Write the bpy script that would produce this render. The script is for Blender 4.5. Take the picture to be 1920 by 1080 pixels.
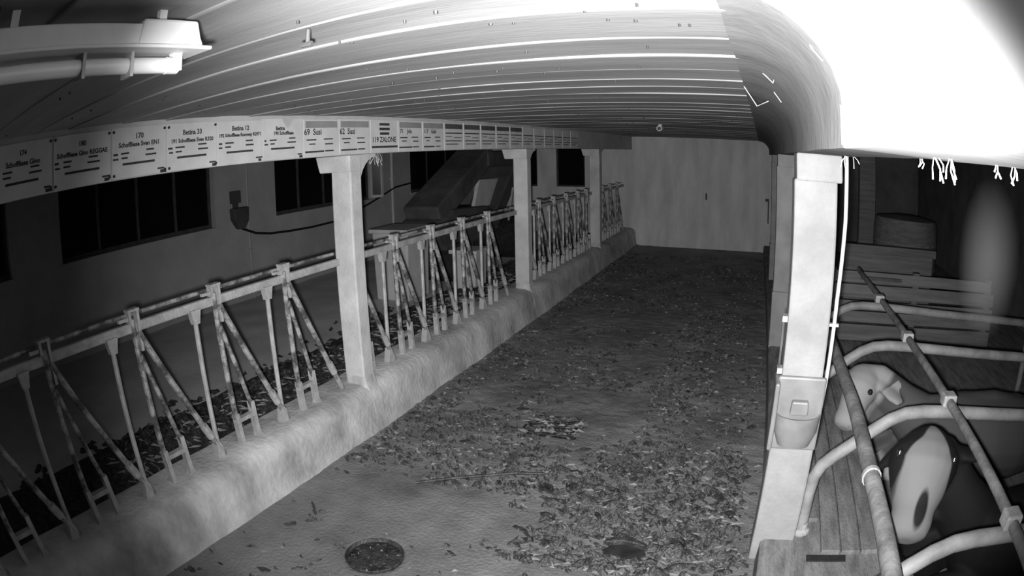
import bpy, bmesh, math, random
from mathutils import Vector, Matrix, noise

random.seed(7)
sc = bpy.context.scene
for o in list(bpy.data.objects):
    bpy.data.objects.remove(o)

# ------------------------------------------------------------------ camera
cd = bpy.data.cameras.new('camera')
cam = bpy.data.objects.new('camera', cd)
sc.collection.objects.link(cam)
RX = Vector((0.925228, 0.378843, -0.020743))
UP = Vector((-0.063148, 0.207670, 0.976159))
FW = Vector((-0.374119, 0.901860, -0.216065))
CAMZ = 2.3
m = Matrix.Identity(4)
for i in range(3):
    m[i][0] = RX[i]; m[i][1] = UP[i]; m[i][2] = -FW[i]
m[2][3] = CAMZ
cam.matrix_world = m
cd.type = 'PANO'
cd.sensor_width = 36.0
cd.sensor_fit = 'HORIZONTAL'
cd.clip_start = 0.02
cd.panorama_type = 'FISHEYE_LENS_POLYNOMIAL'
cd.fisheye_fov = math.radians(170)
# the wide lens bends straight lines (barrel distortion): angle from the axis as a polynomial of the radius on the sensor
cd.fisheye_polynomial_k0 = 0.0
cd.fisheye_polynomial_k1 = -0.0446974
cd.fisheye_polynomial_k2 = -0.000107089
cd.fisheye_polynomial_k3 = 5.9159e-06
cd.fisheye_polynomial_k4 = -8.56668e-07
sc.camera = cam

# ------------------------------------------------------------------ world, lamp, exposure
w = bpy.data.worlds.new('night')
sc.world = w
w.use_nodes = True
bg = w.node_tree.nodes['Background']
bg.inputs[0].default_value = (1, 1, 1, 1)
bg.inputs[1].default_value = 0.065

ld = bpy.data.lights.new('infrared_illuminator', 'SPOT')
ld.energy = 1380
ld.spot_size = math.radians(109)
ld.spot_blend = 1.0
ld.shadow_soft_size = 0.03
lamp = bpy.data.objects.new('infrared_illuminator', ld)
sc.collection.objects.link(lamp)
lamp.location = (-0.035, -0.02, CAMZ - 0.05)
lamp.rotation_euler = Vector((-0.205, 0.95, -0.235)).to_track_quat('-Z', 'Y').to_euler()

vs = sc.view_settings
vs.view_transform = 'Standard'
vs.look = 'None'
vs.exposure = 0.0
vs.gamma = 1.0
vs.use_curve_mapping = False

# ------------------------------------------------------------------ materials (night picture: everything is grey)
def mat(name, lo, hi, scale=6.0, rough=0.8, bump=0.0, bscale=40.0, metal=0.0, stretch=(1, 1, 1), detail=6.0, spec=0.5, coord='Object', sharp=0.0):
    mt = bpy.data.materials.new(name)
    mt.use_nodes = True
    nt = mt.node_tree
    b = nt.nodes['Principled BSDF']
    tc = nt.nodes.new('ShaderNodeTexCoord')
    mp = nt.nodes.new('ShaderNodeMapping')
    mp.inputs['Scale'].default_value = stretch
    nt.links.new(tc.outputs[coord], mp.inputs[0])
    n = nt.nodes.new('ShaderNodeTexNoise')
    n.inputs['Scale'].default_value = scale
    n.inputs['Detail'].default_value = detail
    n.inputs['Roughness'].default_value = 0.62
    nt.links.new(mp.outputs[0], n.inputs[0])
    cr = nt.nodes.new('ShaderNodeValToRGB')
    cr.color_ramp.elements[0].position = 0.33 + sharp
    cr.color_ramp.elements[1].position = 0.67 - sharp
    cr.color_ramp.elements[0].color = (lo, lo, lo, 1)
    cr.color_ramp.elements[1].color = (hi, hi, hi, 1)
    nt.links.new(n.outputs[0], cr.inputs[0])
    nt.links.new(cr.outputs[0], b.inputs['Base Color'])
    b.inputs['Roughness'].default_value = rough
    b.inputs['Metallic'].default_value = metal
    b.inputs['Specular IOR Level'].default_value = spec
    if bump:
        n2 = nt.nodes.new('ShaderNodeTexNoise')
        n2.inputs['Scale'].default_value = bscale
        n2.inputs['Detail'].default_value = 5
        nt.links.new(mp.outputs[0], n2.inputs[0])
        bp = nt.nodes.new('ShaderNodeBump')
        bp.inputs['Strength'].default_value = bump
        bp.inputs['Distance'].default_value = 0.02
        nt.links.new(n2.outputs[0], bp.inputs['Height'])
        nt.links.new(bp.outputs[0], b.inputs['Normal'])
    return mt

M = {}
M['whitewash'] = mat('whitewash', .40, .60, 3, .85, .25, 30, spec=.2)
M['post'] = mat('whitewashed_post', .42, .58, 4, .8, .2, 40, spec=.2)
M['rpost'] = mat('whitewash_darkened_for_glare', .22, .30, 4, .8, .2, 40, spec=.2)  # post whitewash darkened in colour to hold back the lamp's glare here
M['kerb'] = mat('kerb_concrete', .27, .62, 2.4, .85, .45, 25, stretch=(1, 1, .75), spec=.2)
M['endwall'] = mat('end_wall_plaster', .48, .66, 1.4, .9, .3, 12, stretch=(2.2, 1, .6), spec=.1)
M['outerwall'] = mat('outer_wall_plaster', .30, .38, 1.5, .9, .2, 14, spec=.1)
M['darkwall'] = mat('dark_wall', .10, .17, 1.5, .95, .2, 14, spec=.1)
M['ceil'] = mat('ceiling_board', .22, .32, 1.6, .75, .08, 18, stretch=(.6, 3, 3), spec=.25)
M['slab'] = mat('ceiling_slab', .12, .2, 2, .9, spec=.1)
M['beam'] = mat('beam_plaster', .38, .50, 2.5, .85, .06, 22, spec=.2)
M['cove'] = mat('cove_plaster_with_falloff', .16, .25, 3, .9, .12, 22, spec=.1)  # beam plaster with the lamp's falloff put into its colour
M['floor'] = mat('wet_concrete_floor', .10, .22, 1.7, .62, .55, 38, detail=9, spec=.35)
M['feedfloor'] = mat('feed_passage_floor', .42, .54, 1.5, .85, .2, 30, spec=.2)
M['feed'] = mat('dark_feed', .02, .06, 18, .95, .9, 60, spec=.15)
M['manure'] = mat('manure', .015, .075, 14, .38, .6, 70, spec=.5)
M['straw'] = mat('straw', .12, .26, 14, .8, spec=.2)
M['galv'] = mat('galvanised_tube', .28, .48, 9, .55, .15, 60, metal=.15, spec=.4)
M['hoop'] = mat('dull_divider_tube', .16, .28, 6, .6, .15, 40, spec=.3)
M['rail'] = mat('worn_rail_metal', .26, .48, 7, .6, .3, 50, metal=.1, spec=.3)
M['bar'] = mat('worn_bar_metal', .08, .40, 9, .5, .3, 60, metal=.2, sharp=.08)
M['darkmetal'] = mat('dark_metal', .04, .09, 8, .6, .2, 40, spec=.3)
M['wood'] = mat('dirty_wood', .09, .26, 6, .85, .25, 30, stretch=(1, 1, 1), detail=9, spec=.15)
M['plank'] = mat('grey_plank', .11, .19, 3, .9, .4, 26, stretch=(.4, 3, 6), spec=.1)
M['bed'] = mat('cubicle_bed', .13, .27, 5, .9, .5, 45, stretch=(3, .6, 1), detail=9, spec=.1)
M['sign'] = mat('sign_board', .50, .60, 5, .6, spec=.25)
M['band'] = mat('sign_band', .22, .28, 6, .6, spec=.25)
M['ink'] = mat('sign_ink', .035, .06, 30, .8, spec=.1)
M['screw'] = mat('screw_head', .015, .03, 30, .6)
M['lampwhite'] = mat('lamp_housing', .52, .62, 6, .5, spec=.3)
M['tube'] = mat('lamp_tube', .62, .70, 4, .35, spec=.5)
M['pane'] = mat('night_window_pane', .004, .007, 2, .25, spec=.12)
M['frame'] = mat('window_frame', .045, .075, 6, .7, spec=.1)
M['hole'] = mat('drain_mud', .008, .05, 16, .4, .9, 50, spec=.4)
M['bowl'] = mat('water_bowl_enamel', .14, .21, 5, .45, spec=.4)
M['pale'] = mat('pale_plastic', .42, .52, 4, .7, spec=.2)
M['machine'] = mat('machine_paint', .055, .10, 2.5, .85, .2, 20, spec=.1)
M['rubber'] = mat('black_rubber', .012, .03, 12, .8, spec=.2)
M['web'] = mat('cobweb', .6, .8, 12, .9, spec=.05)
M['eye'] = mat('cow_eye', .01, .015, 5, .06, spec=1.0)
M['cable'] = mat('black_cable', .01, .02, 12, .7, spec=.2)

# ------------------------------------------------------------------ mesh helpers
class MB:
    def __init__(s):
        s.v = []; s.f = []
    def add(s, vs_, fs):
        k = len(s.v); s.v += [tuple(x) for x in vs_]; s.f += [tuple(i + k for i in f) for f in fs]; return s
    def box(s, x0, x1, y0, y1, z0, z1):
        return s.add([(x0, y0, z0), (x1, y0, z0), (x1, y1, z0), (x0, y1, z0), (x0, y0, z1), (x1, y0, z1), (x1, y1, z1), (x0, y1, z1)],
                     [(0, 3, 2, 1), (4, 5, 6, 7), (0, 1, 5, 4), (1, 2, 6, 5), (2, 3, 7, 6), (3, 0, 4, 7)])
    def tube(s, pts, r, n=8, caps=True):
        pts = [Vector(p) for p in pts]
        rs = r if isinstance(r, (list, tuple)) else [r] * len(pts)
        rings = []; up = None
        for i, p in enumerate(pts):
            t = (pts[min(i + 1, len(pts) - 1)] - pts[max(i - 1, 0)]).normalized()
            if up is None:
                up = Vector((0, 0, 1)) if abs(t.z) < .9 else Vector((1, 0, 0))
            a = t.cross(up).normalized(); b2 = a.cross(t).normalized(); up = b2
            rings.append([p + (a * math.cos(2 * math.pi * k / n) + b2 * math.sin(2 * math.pi * k / n)) * rs[i] for k in range(n)])
        vs_ = [q for g in rings for q in g]; fs = []
        for i in range(len(pts) - 1):
            for k in range(n):
                fs.append((i * n + k, i * n + (k + 1) % n, (i + 1) * n + (k + 1) % n, (i + 1) * n + k))
        if caps:
            fs.append(tuple(range(n - 1, -1, -1))); fs.append(tuple((len(pts) - 1) * n + k for k in range(n)))
        return s.add(vs_, fs)
    def bar(s, p, q, wx, wy):
        # rectangular bar from p to q
        p = Vector(p); q = Vector(q); t = (q - p).normalized()
        ref = Vector((1, 0, 0)) if abs(t.x) < .9 else Vector((0, 0, 1))
        a = (ref - t * ref.dot(t)).normalized(); b2 = t.cross(a)
        vs_ = []
        for c in (p, q):
            for (i, j) in ((-1, -1), (1, -1), (1, 1), (-1, 1)):
                vs_.append(c + a * i * wx / 2 + b2 * j * wy / 2)
        return s.add(vs_, [(3, 2, 1, 0), (4, 5, 6, 7), (0, 1, 5, 4), (1, 2, 6, 5), (2, 3, 7, 6), (3, 0, 4, 7)])
    def prism(s, poly, axis, a0, a1):
        # poly: 2-D outline, extruded along axis
        n = len(poly); vs_ = []
        for a in (a0, a1):
            for (u, v) in poly:
                vs_.append({'x': (a, u, v), 'y': (u, a, v), 'z': (u, v, a)}[axis])
        fs = [tuple(range(n)), tuple(range(2 * n - 1, n - 1, -1))]
        for i in range(n):
            fs.append((i, n + i, n + (i + 1) % n, (i + 1) % n))
        return s.add(vs_, fs)
    def lathe(s, prof, c, n=20):
        vs_ = []; fs = []
        for (r, z) in prof:
            for k in range(n):
                vs_.append((c[0] + r * math.cos(2 * math.pi * k / n), c[1] + r * math.sin(2 * math.pi * k / n), c[2] + z))
        for i in range(len(prof) - 1):
            for k in range(n):
                fs.append((i * n + k, i * n + (k + 1) % n, (i + 1) * n + (k + 1) % n, (i + 1) * n + k))
        fs.append(tuple(range(n))); fs.append(tuple((len(prof) - 1) * n + k for k in range(n)))
        return s.add(vs_, fs)
    def mesh(s, name, material, smooth=False, bevel=0):
        me = bpy.data.meshes.new(name)
        me.from_pydata(s.v, [], s.f); me.update()
        bm = bmesh.new(); bm.from_mesh(me)
        bmesh.ops.recalc_face_normals(bm, faces=bm.faces)
        if bevel:
            es = [e for e in bm.edges if len(e.link_faces) == 2 and e.calc_face_angle() > .5]
            bmesh.ops.bevel(bm, geom=es, offset=bevel, segments=2, affect='EDGES', profile=.5)
        bm.to_mesh(me); bm.free()
        me.materials.append(M[material])
        if smooth:
            for p in me.polygons: p.use_smooth = True
            try: me.set_sharp_from_angle(angle=math.radians(40))
            except Exception: pass
        return me
    def build(s, name, material, parent=None, smooth=False, bevel=0, label=None):
        o = bpy.data.objects.new(name, s.mesh(name, material, smooth, bevel))
        sc.collection.objects.link(o)
        if parent: o.parent = parent
        if label: o['label'] = label
        return o

def link_mesh(name, me, parent=None, loc=(0, 0, 0)):
    o = bpy.data.objects.new(name, me); sc.collection.objects.link(o); o.parent = parent; o.location = loc
    return o

def tag(o, label, cat=None, group=None, kind=None):
    o['label'] = label
    if cat: o['category'] = cat
    if group: o['group'] = group
    if kind: o['kind'] = kind
    return o

def empty(name, loc=(0, 0, 0)):
    o = bpy.data.objects.new(name, None); sc.collection.objects.link(o); o.location = loc; o.empty_display_size = .1
    return o

def grid(name, x0, x1, y0, y1, nx, ny, zf, material):
    vs_ = []; fs = []
    for j in range(ny + 1):
        for i in range(nx + 1):
            x = x0 + (x1 - x0) * i / nx; y = y0 + (y1 - y0) * j / ny
            vs_.append((x, y, zf(x, y)))
    for j in range(ny):
        for i in range(nx):
            a = j * (nx + 1) + i
            fs.append((a, a + 1, a + nx + 2, a + nx + 1))
    me = bpy.data.meshes.new(name); me.from_pydata(vs_, [], fs); me.update()
    me.materials.append(M[material])
    for p in me.polygons: p.use_smooth = True
    o = bpy.data.objects.new(name, me); sc.collection.objects.link(o)
    return o

YE = 14.9          # end wall
XL0, XL1 = -3.2, -3.0   # row of posts on the feed side
KX = -2.93         # face of the kerb
XW = -7.2          # outer wall
ZC = 2.64          # ceiling

# ------------------------------------------------------------------ floor
HOLES = [(-1.95, 2.44, .185, .18, .03), (-.56, 3.03, .13, .075, .05)]
def floor_z(x, y):
    z = .012 * noise.noise((x * 1.3, y * 1.3, 0)) + .006 * noise.noise((x * 5, y * 5, 3))
    rough = max(0, min(1, (y - 2.7) / 1.2))
    z += rough * .010 * noise.noise((x * 9, y * 14, 7)) + rough * .006 * noise.noise((x * 22, y * 30, 9))
    e = (x - KX)
    if e < .25: z += .03 * (1 - e / .25) ** 2
    for (hx, hy, rx, ry, d) in HOLES:
        q = math.hypot((x - hx) / rx, (y - hy) / ry)
        if q < 1.05: z -= d * min(1, (1.05 - q) / .18)
    if -1.83 < x < -1.31 and 4.45 < y < 4.82:
        z -= .02
    return z
fl = grid('floor', -2.99, .32, -.6, YE, 132, 560, floor_z, 'floor')
tag(fl, 'wet dirty concrete floor of the walking alley', kind='structure')
MB().box(-7.5, 5.2, -1.2, 17.0, -.3, -.12).build('floor_foundation', 'slab')
tag(bpy.data.objects['floor_foundation'], 'concrete base beneath the barn', kind='structure')

# feed passage floor
ff = grid('floor_feed_passage', XW, -3.38, -.6, YE, 50, 120,
          lambda x, y: .25 + .01 * noise.noise((x * 2, y * 2, 1)), 'feedfloor')
tag(ff, 'pale concrete floor of the feed passage', kind='structure')

# kerb under the feed barrier: rounded front edge, hollows between the feet
def kerb():
    n = 240; prof_n = 9
    vs_ = []; fs = []
    for j in range(n + 1):
        y = -.6 + (YE + .6) * j / n
        wob = .012 * noise.noise((0, y * 1.5, 4)); wt = .012 * noise.noise((5, y * 2.2, 4))
        pts = [(KX + .05, -.1), (KX + .03, .05), (KX + .005, .2), (KX - .0, .30), (KX - .015, .355), (KX - .05, .40), (KX - .12, .425), (KX - .30, .43), (KX - .44, .42), (KX - .46, .10)]
        for (x, z) in pts:
            vs_.append((x + wob + .006 * noise.noise((x * 9, y * 9, z * 9)), y, z + wt * (1 if z > .2 else 0)))
    k = 10
    for j in range(n):
        for i in range(k - 1):
            a = j * k + i
            fs.append((a, a + 1, a + k + 1, a + k))
    b = MB().add(vs_, fs)
    o = b.build('kerb_wall', 'kerb', smooth=True)
    tag(o, 'low rounded concrete kerb wall under the feed barrier', kind='structure')
kerb()

# ------------------------------------------------------------------ walls
WINS = [(-1.1, 2.25), (3.14, 6.04), (7.43, 10.26), (11.74, 14.5)]
WZ0, WZ1 = 1.46, 2.50
wl = empty('wall_left', (XW, 0, 0))
tag(wl, 'plastered outer wall of the feed passage with a row of windows', kind='structure')
def wl_piece(name, y0, y1, z0, z1):
    MB().box(XW - .3, XW, y0, y1, z0, z1).build(name, 'outerwall', wl).matrix_parent_inverse = wl.matrix_world.inverted()
bpy.context.view_layer.update()
def keep(o, p):
    o.parent = p
    o.matrix_parent_inverse = Matrix.Translation(-p.location)
    return o
def part(mb, name, material, p, **k):
    return keep(mb.build(name, material, None, **k), p)
mbw = MB().box(XW - .3, XW, -1.2, YE, 0, WZ0).box(XW - .3, XW, -1.2, YE, WZ1, ZC)
yy = -1.2
for (a, b) in WINS:
    mbw.box(XW - .3, XW, yy, a, WZ0, WZ1); yy = b
mbw.box(XW - .3, XW, yy, YE, WZ0, WZ1)
part(mbw, 'plaster', 'outerwall', wl)
for i, (a, b) in enumerate(WINS):
    wn = empty('window_%d' % (i + 1), (XW - .12, (a + b) / 2, WZ0))
    tag(wn, ['dark window at the near end of the outer wall', 'wide dark window above the nearest feed barrier', 'dark window behind the nearest feed post',
             'dark window partly hidden by the slanted machine'][i], kind='structure')
    fr = MB()
    x0, x1 = XW - .15, XW - .10
    fr.box(x0, x1, a, a + .05, WZ0, WZ1).box(x0, x1, b - .05, b, WZ0, WZ1).box(x0, x1, a + .05, b - .05, WZ0, WZ0 + .05).box(x0, x1, a + .05, b - .05, WZ1 - .05, WZ1)
    wf = part(fr, 'window_frame', 'frame', wn)
    nm = max(2, round((b - a) / .8)); st = (b - a) / nm
    for k in range(1, nm):
        MB().box(x0 + .002, x1 - .004, a + k * st - .022, a + k * st + .022, WZ0 + .05, WZ1 - .05).build('mullion', 'frame', wf)
    for k in range(nm):
        part(MB().box(x0 + .02, x0 + .026, a + k * st + .022, a + (k + 1) * st - .022, WZ0 + .05, WZ1 - .05), 'pane', 'pane', wn)
    part(MB().box(XW - .10, XW + .03, a - .03, b + .03, WZ0 - .045, WZ0 - .001), 'window_sill', 'outerwall', wn)

# end wall with two windows in the feed passage
we = empty('wall_end', (0, YE, 0))
tag(we, 'whitewashed end wall closing the alley', kind='structure')
EW = [(-6.15, -5.43, 1.39), (-4.93, -4.19, 1.39)]
mbe = MB().box(-7.5, .55, YE, YE + .3, 0, 1.39).box(-7.5, .55, YE, YE + .3, 2.45, ZC)
xx = -7.5
for (a, b, z) in EW:
    mbe.box(xx, a, YE, YE + .3, 1.39, 2.45); xx = b
mbe.box(xx, .55, YE, YE + .3, 1.39, 2.45)
part(mbe, 'plaster', 'endwall', we)
part(MB().box(-1.205, -1.165, YE - .012, YE + .02, 1.18, 1.33), 'slot', 'screw', we)
for i, (a, b, z) in enumerate(EW):
    wn = empty('window_%d' % (i + 5), ((a + b) / 2, YE + .1, 1.39))
    tag(wn, ['narrow dark window in the corner of the end wall', 'square dark window in the end wall of the feed passage'][i], kind='structure')
    f = MB().box(a, a + .04, YE + .06, YE + .1, 1.39, 2.45).box(b - .04, b, YE + .06, YE + .1, 1.39, 2.45).box(a + .04, b - .04, YE + .06, YE + .1, 1.39, 1.43).box(a + .04, b - .04, YE + .06, YE + .1, 2.41, 2.45)
    part(f, 'window_frame', 'frame', wn)
    part(MB().box(a + .04, b - .04, YE + .08, YE + .086, 1.43, 2.41), 'pane', 'pane', wn)
# far side of the cubicle house
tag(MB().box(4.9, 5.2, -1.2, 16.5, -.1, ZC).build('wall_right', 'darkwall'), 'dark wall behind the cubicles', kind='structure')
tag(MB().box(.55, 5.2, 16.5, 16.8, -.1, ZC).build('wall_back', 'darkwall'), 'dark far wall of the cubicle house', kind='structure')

# ------------------------------------------------------------------ ceiling of lapped boards
ce = empty('ceiling', (0, 0, ZC))
tag(ce, 'low boarded ceiling over the alley', kind='structure')
part(MB().box(-7.5, 5.2, -1.2, 17.0, ZC + .03, ZC + .12), 'ceiling_slab', 'slab', ce)
joints = [-1.2, -.7, -.25, .08, .42, .78, 1.13, 1.38, 1.78, 2.12, 2.50]
while joints[-1] < YE - .4:
    joints.append(joints[-1] + random.uniform(.33, .39))
joints[-1] = YE
for a, b in zip(joints, joints[1:]):
    d = random.choice((.002, .005, .007, .009)) * (1 if a < 2.6 else .55 if a < 6 else .4); nx = 14
    vs_ = []; fs = []
    ph = random.uniform(0, 50)
    for i in range(nx + 1):
        x = XL1 + .0 + (0.22 - XL1) * i / nx
        wv = .004 * noise.noise((x * 1.2, ph, 0))
        yo = .006 * noise.noise((x * .9, ph, 5))
        g = b - a
        for (t, z) in ((0, .03), (0, -d + .002), (.02, -d), (.35, -d * .55 + .002), (.7, -d * .25 + .002), (1.0, .0), (1.0, .03)):
            vs_.append((x, a + g * t + yo * (1 if t < 1 else 0), ZC + z + wv))
    for i in range(nx):
        for k in range(6):
            q = i * 7 + k
            fs.append((q, q + 1, q + 8, q + 7))
    part(MB().add(vs_, fs), 'ceiling_board', 'ceil', ce)

nh = MB()
for a in joints[3:-1]:
    for k in range(9):
        x_ = random.uniform(XL1 + .1, -.1); y_ = a + random.uniform(.02, .3)
        rr = random.uniform(.003, .006)
        nh.tube([(x_, y_, ZC + .004), (x_, y_ + .002, ZC - .009)], rr, 6)
part(nh, 'nail_heads', 'screw', ce)['kind'] = 'stuff'

# ------------------------------------------------------------------ beams
bl = MB().box(XL0, XL1, -1.2, YE, 2.325, ZC + .03).build('ceiling_beam', 'beam', bevel=.006)
tag(bl, 'long whitewashed beam carrying the row of sign boards', kind='structure')
def skew(y): return .17 + .0132 * y      # the right-hand row stands slightly out of parallel
n = 60
prof = [(.25, 2.328), (.0, 2.328), (0, 2.39)]
for k in range(1, 9):
    t = k / 8 * math.pi / 2
    prof.append((-.25 + .25 * math.cos(t), 2.39 + .245 * math.sin(t)))
prof += [(-.25, 2.70), (.25, 2.70)]
vs_ = []; fs = []
for j in range(n + 1):
    y = 1.2 + (YE - 1.2) * j / n
    for (x, z) in prof:
        s_ = .005 * noise.noise((x * 6, y * 2, z * 6)) if z < 2.65 else 0
        vs_.append((skew(y) + x + s_, y, z + s_))
k = len(prof)
for j in range(n):
    for i in range(k):
        a = j * k + i; b = j * k + (i + 1) % k
        fs.append((a, b, b + k, a + k))
fs.append(tuple(range(k))); fs.append(tuple(n * k + i for i in range(k)))
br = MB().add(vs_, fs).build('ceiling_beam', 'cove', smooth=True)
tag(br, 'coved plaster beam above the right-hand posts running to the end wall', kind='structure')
nb = MB().box(.185, .44, -1.2, 1.24, 2.327, 2.70).build('ceiling_beam', 'beam', bevel=.008)
tag(nb, 'glaring white box-shaped end of the beam close to the lens', kind='structure')

# ------------------------------------------------------------------ posts on the feed side
POSTS = [3.98, 7.84, 11.70]
ordn = ['nearest', 'middle', 'farthest']
for i, y in enumerate(POSTS):
    p = empty('pillar', (-3.1, y + .07, 0))
    tag(p, ['nearest whitewashed post on the feed kerb, straw tuft at its cap', 'second whitewashed post on the feed kerb', 'third whitewashed post on the feed kerb, near the end wall'][i], 'post', 'posts on the feed kerb', 'structure')
    part(MB().box(XL0, XL1, y, y + .15, .30, 2.20), 'shaft', 'post', p, bevel=.012)
    # cap: stepped bracket block with a curved haunch on the far side
    part(MB().prism([(XL0 - .135, 2.235), (XL0 - .12, 2.19), (XL1 - .002, 2.19), (XL1 - .002, 2.324), (XL0 - .16, 2.324)], 'y', y - .005, y + .155), 'cap', 'post', p, bevel=.008)
    hz = [(y + .15, 2.324), (y + .15, 2.04)]
    for t in range(1, 8):
        a = t / 7 * math.pi / 2
        hz.append((y + .15 + .24 * (1 - math.cos(a)) * 1.0, 2.04 + .26 * math.sin(a)))
    hz.append((y + .39, 2.324))
    part(MB().prism(hz, 'x', XL0 + .02, XL1 - .02), 'haunch', 'post', p)
    part(MB().prism([(XL0 + .0, .0), (KX + .02, .0), (KX + .0, .30), (XL1 + .015, .43), (XL1 + .006, .50), (XL0, .50)], 'y', y - .008, y + .158), 'footing', 'kerb', p, bevel=.02)

# ------------------------------------------------------------------ posts on the cubicle side
RP = [3.1, 6.96, 10.82]
for i, y in enumerate(RP):
    x = skew(y) - .002
    p = empty('pillar', (x + .11, y + .1, 0))
    tag(p, ['brightly lit whitewashed post in front of the cubicles with a water bowl', 'second post of the cubicle row, half hidden behind the bright post', 'last post of the cubicle row before the end wall'][i], 'post', 'posts along the cubicles', 'structure')
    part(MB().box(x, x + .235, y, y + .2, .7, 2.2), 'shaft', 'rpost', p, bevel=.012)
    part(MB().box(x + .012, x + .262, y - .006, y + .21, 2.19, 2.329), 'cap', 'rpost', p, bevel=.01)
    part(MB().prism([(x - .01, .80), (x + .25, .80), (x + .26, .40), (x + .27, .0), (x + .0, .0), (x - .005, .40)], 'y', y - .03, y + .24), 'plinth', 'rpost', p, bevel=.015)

# ------------------------------------------------------------------ feed barrier with self-locking head gates
BX = -3.15
_hl = {}
def headlock_meshes():
    r = .019
    d = {}
    d['fixed_bar'] = (MB().tube([(0, -.19, .43), (0, -.19, 1.44)], .0185, 8).mesh('fixed_bar', 'galv', True))
    d['bar_foot'] = (MB().prism([(-.245, .40), (-.155, .40), (-.172, .52), (-.205, .56), (-.215, .52)], 'x', -.03, .03).mesh('bar_foot', 'rail'))
    d['bar_bracket'] = (MB().prism([(-.235, 1.45), (-.145, 1.45), (-.165, 1.36), (-.215, 1.36)], 'x', -.022, .022).mesh('bar_bracket', 'rail'))
    d['upright_bar'] = (MB().tube([(0, .0, 1.52), (0, .035, .62)], .021, 8).mesh('upright_bar', 'bar', True))
    d['swing_bar'] = (MB().tube([(.012, .03, 1.44), (.012, .30, .93), (.012, .56, .43)], .022, 8).mesh('swing_bar', 'bar', True))
    d['swing_strut'] = (MB().tube([(.008, .02, 1.30), (.008, .12, .98), (.008, .215, .62)], .017, 8).mesh('swing_strut', 'bar', True))
    d['latch'] = (MB().box(-.025, .025, -.035, -.015, 1.50, 1.575).box(-.025, .025, .03, .05, 1.32, 1.57).box(-.027, .027, -.04, .055, 1.565, 1.58).box(-.012, .012, -.11, -.035, 1.515, 1.535).mesh('latch', 'rail'))
    d['stop_frame'] = (MB().bar((0, .05, .38), (0, .035, .66), .05, .035).bar((0, .225, .38), (0, .205, .70), .05, .035).bar((0, .03, .605), (0, .225, .605), .045, .03)
                       .prism([(.015, .385), (.095, .385), (.062, .47), (.04, .47)], 'x', -.026, .026).prism([(.185, .385), (.27, .385), (.235, .47), (.21, .47)], 'x', -.026, .026).mesh('stop_frame', 'rail'))
    d['swing_collar'] = (MB().tube([(.012, .425, .69), (.012, .475, .595)], .031, 8).mesh('swing_collar', 'rail', True))
    return d
HM = headlock_meshes()
BAYS = [(-.55, 3.97, [-.30, .415, 1.13, 1.845, 2.56, 3.275], 'nearest feed barrier section, in front of the first post'),
        (4.14, 7.83, [4.10, 4.79, 5.48, 6.17, 6.86], 'feed barrier section between the first and second post'),
        (8.00, 11.69, [7.98, 8.66, 9.34, 10.02, 10.70, 11.25], 'feed barrier section between the second and third post'),
        (11.86, 14.60, [11.80, 12.48, 13.16, 13.84], 'feed barrier section between the third post and the end wall')]
for (a, b, ys, lab) in BAYS:
    o = empty('feed_barrier', (BX, (a + b) / 2, .42))
    tag(o, lab, 'feed barrier', 'head gate sections along the kerb')
    xr = BX - .075 if a > 0 else BX - .075
    part(MB().bar((BX - .02, a, 1.465), (BX - .02, b, 1.465), .045, .06), 'top_rail', 'rail', o, bevel=.01)
    part(MB().tube([(BX - .07, a, 1.53), (BX - .07, b, 1.53)], .014, 8), 'lock_rod', 'bar', o, smooth=True)
    for y0 in ys:
        for nm, subs in (('fixed_bar', ('bar_foot', 'bar_bracket')), ('upright_bar', ('latch', 'stop_frame')), ('swing_bar', ('swing_strut', 'swing_collar'))):
            if nm == 'fixed_bar' and (y0 - .24 < a):
                continue
            if nm == 'swing_bar' and y0 + .6 > b + .05:
                continue
            q = link_mesh(nm, HM[nm]); q.location = (BX, y0, 0); keep(q, o)
            for sn in subs:
                link_mesh(sn, HM[sn], q)

# ------------------------------------------------------------------ sign boards on the beam
P = .427; Y0 = .843
SX = XL1
def bars(mb, y0, rows):
    for (u0, u1, v, h) in rows:      # fractions of the board
        mb.box(SX + .0085, SX + .0095, y0 + u0 * P, y0 + u1 * P, 2.325 + v * .285 - h / 2, 2.325 + v * .285 + h / 2)
TXT = {0: [('174', .5, .80, .028), ('Schoffliese Gino', .5, .62, .030)], 1: [('180', .5, .80, .030), ('Schoffliese Gino REGGAE', .5, .62, .028)],
       2: [('170', .5, .82, .034), ('Schoffliese Sven EN1', .5, .66, .030)],
       3: [('Betina 33', .5, .80, .034), ('191 Schoffliese Sven R320', .5, .63, .027)], 4: [('Betina 12', .5, .82, .034), ('192 Schoffliese Romway R2971', .5, .67, .025)],
       5: [('Betina', .42, .78, .030), ('190 Schoffliese', .5, .66, .028)], 6: [('69', .10, .66, .052), ('Susi', .38, .66, .052)], 7: [('62', .10, .66, .052), ('Susi', .38, .66, .052)],
       8: [('119', .17, .40, .052), ('ZALONE', .62, .40, .052)], 9: [('71', .14, .66, .044), ('Jola', .45, .66, .044)], 10: [('117', .16, .66, .044), ('Gabi', .50, .66, .044)]}
LAB = {0: 'dim sign board at the near end of the row, headed 174', 1: 'dim sign board with black corner screws, headed 180', 2: 'sign board with black corner screws, headed 170',
       3: 'sign board headed Betina 33', 4: 'sign board headed Betina 12 beside the torn-topped board', 5: 'torn-topped sign board headed Betina beside the post cap',
       6: 'sign board with a grey band above 69 Susi', 7: 'grey-banded sign board reading 62 Susi beside the bold-lettered board', 8: 'frameless sign board reading 119 ZALONE in bold',
       9: 'grey-banded sign board reading 71 Jola just past the bold-lettered board', 10: 'sign board with a grey band above 117 Gabi'}
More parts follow.
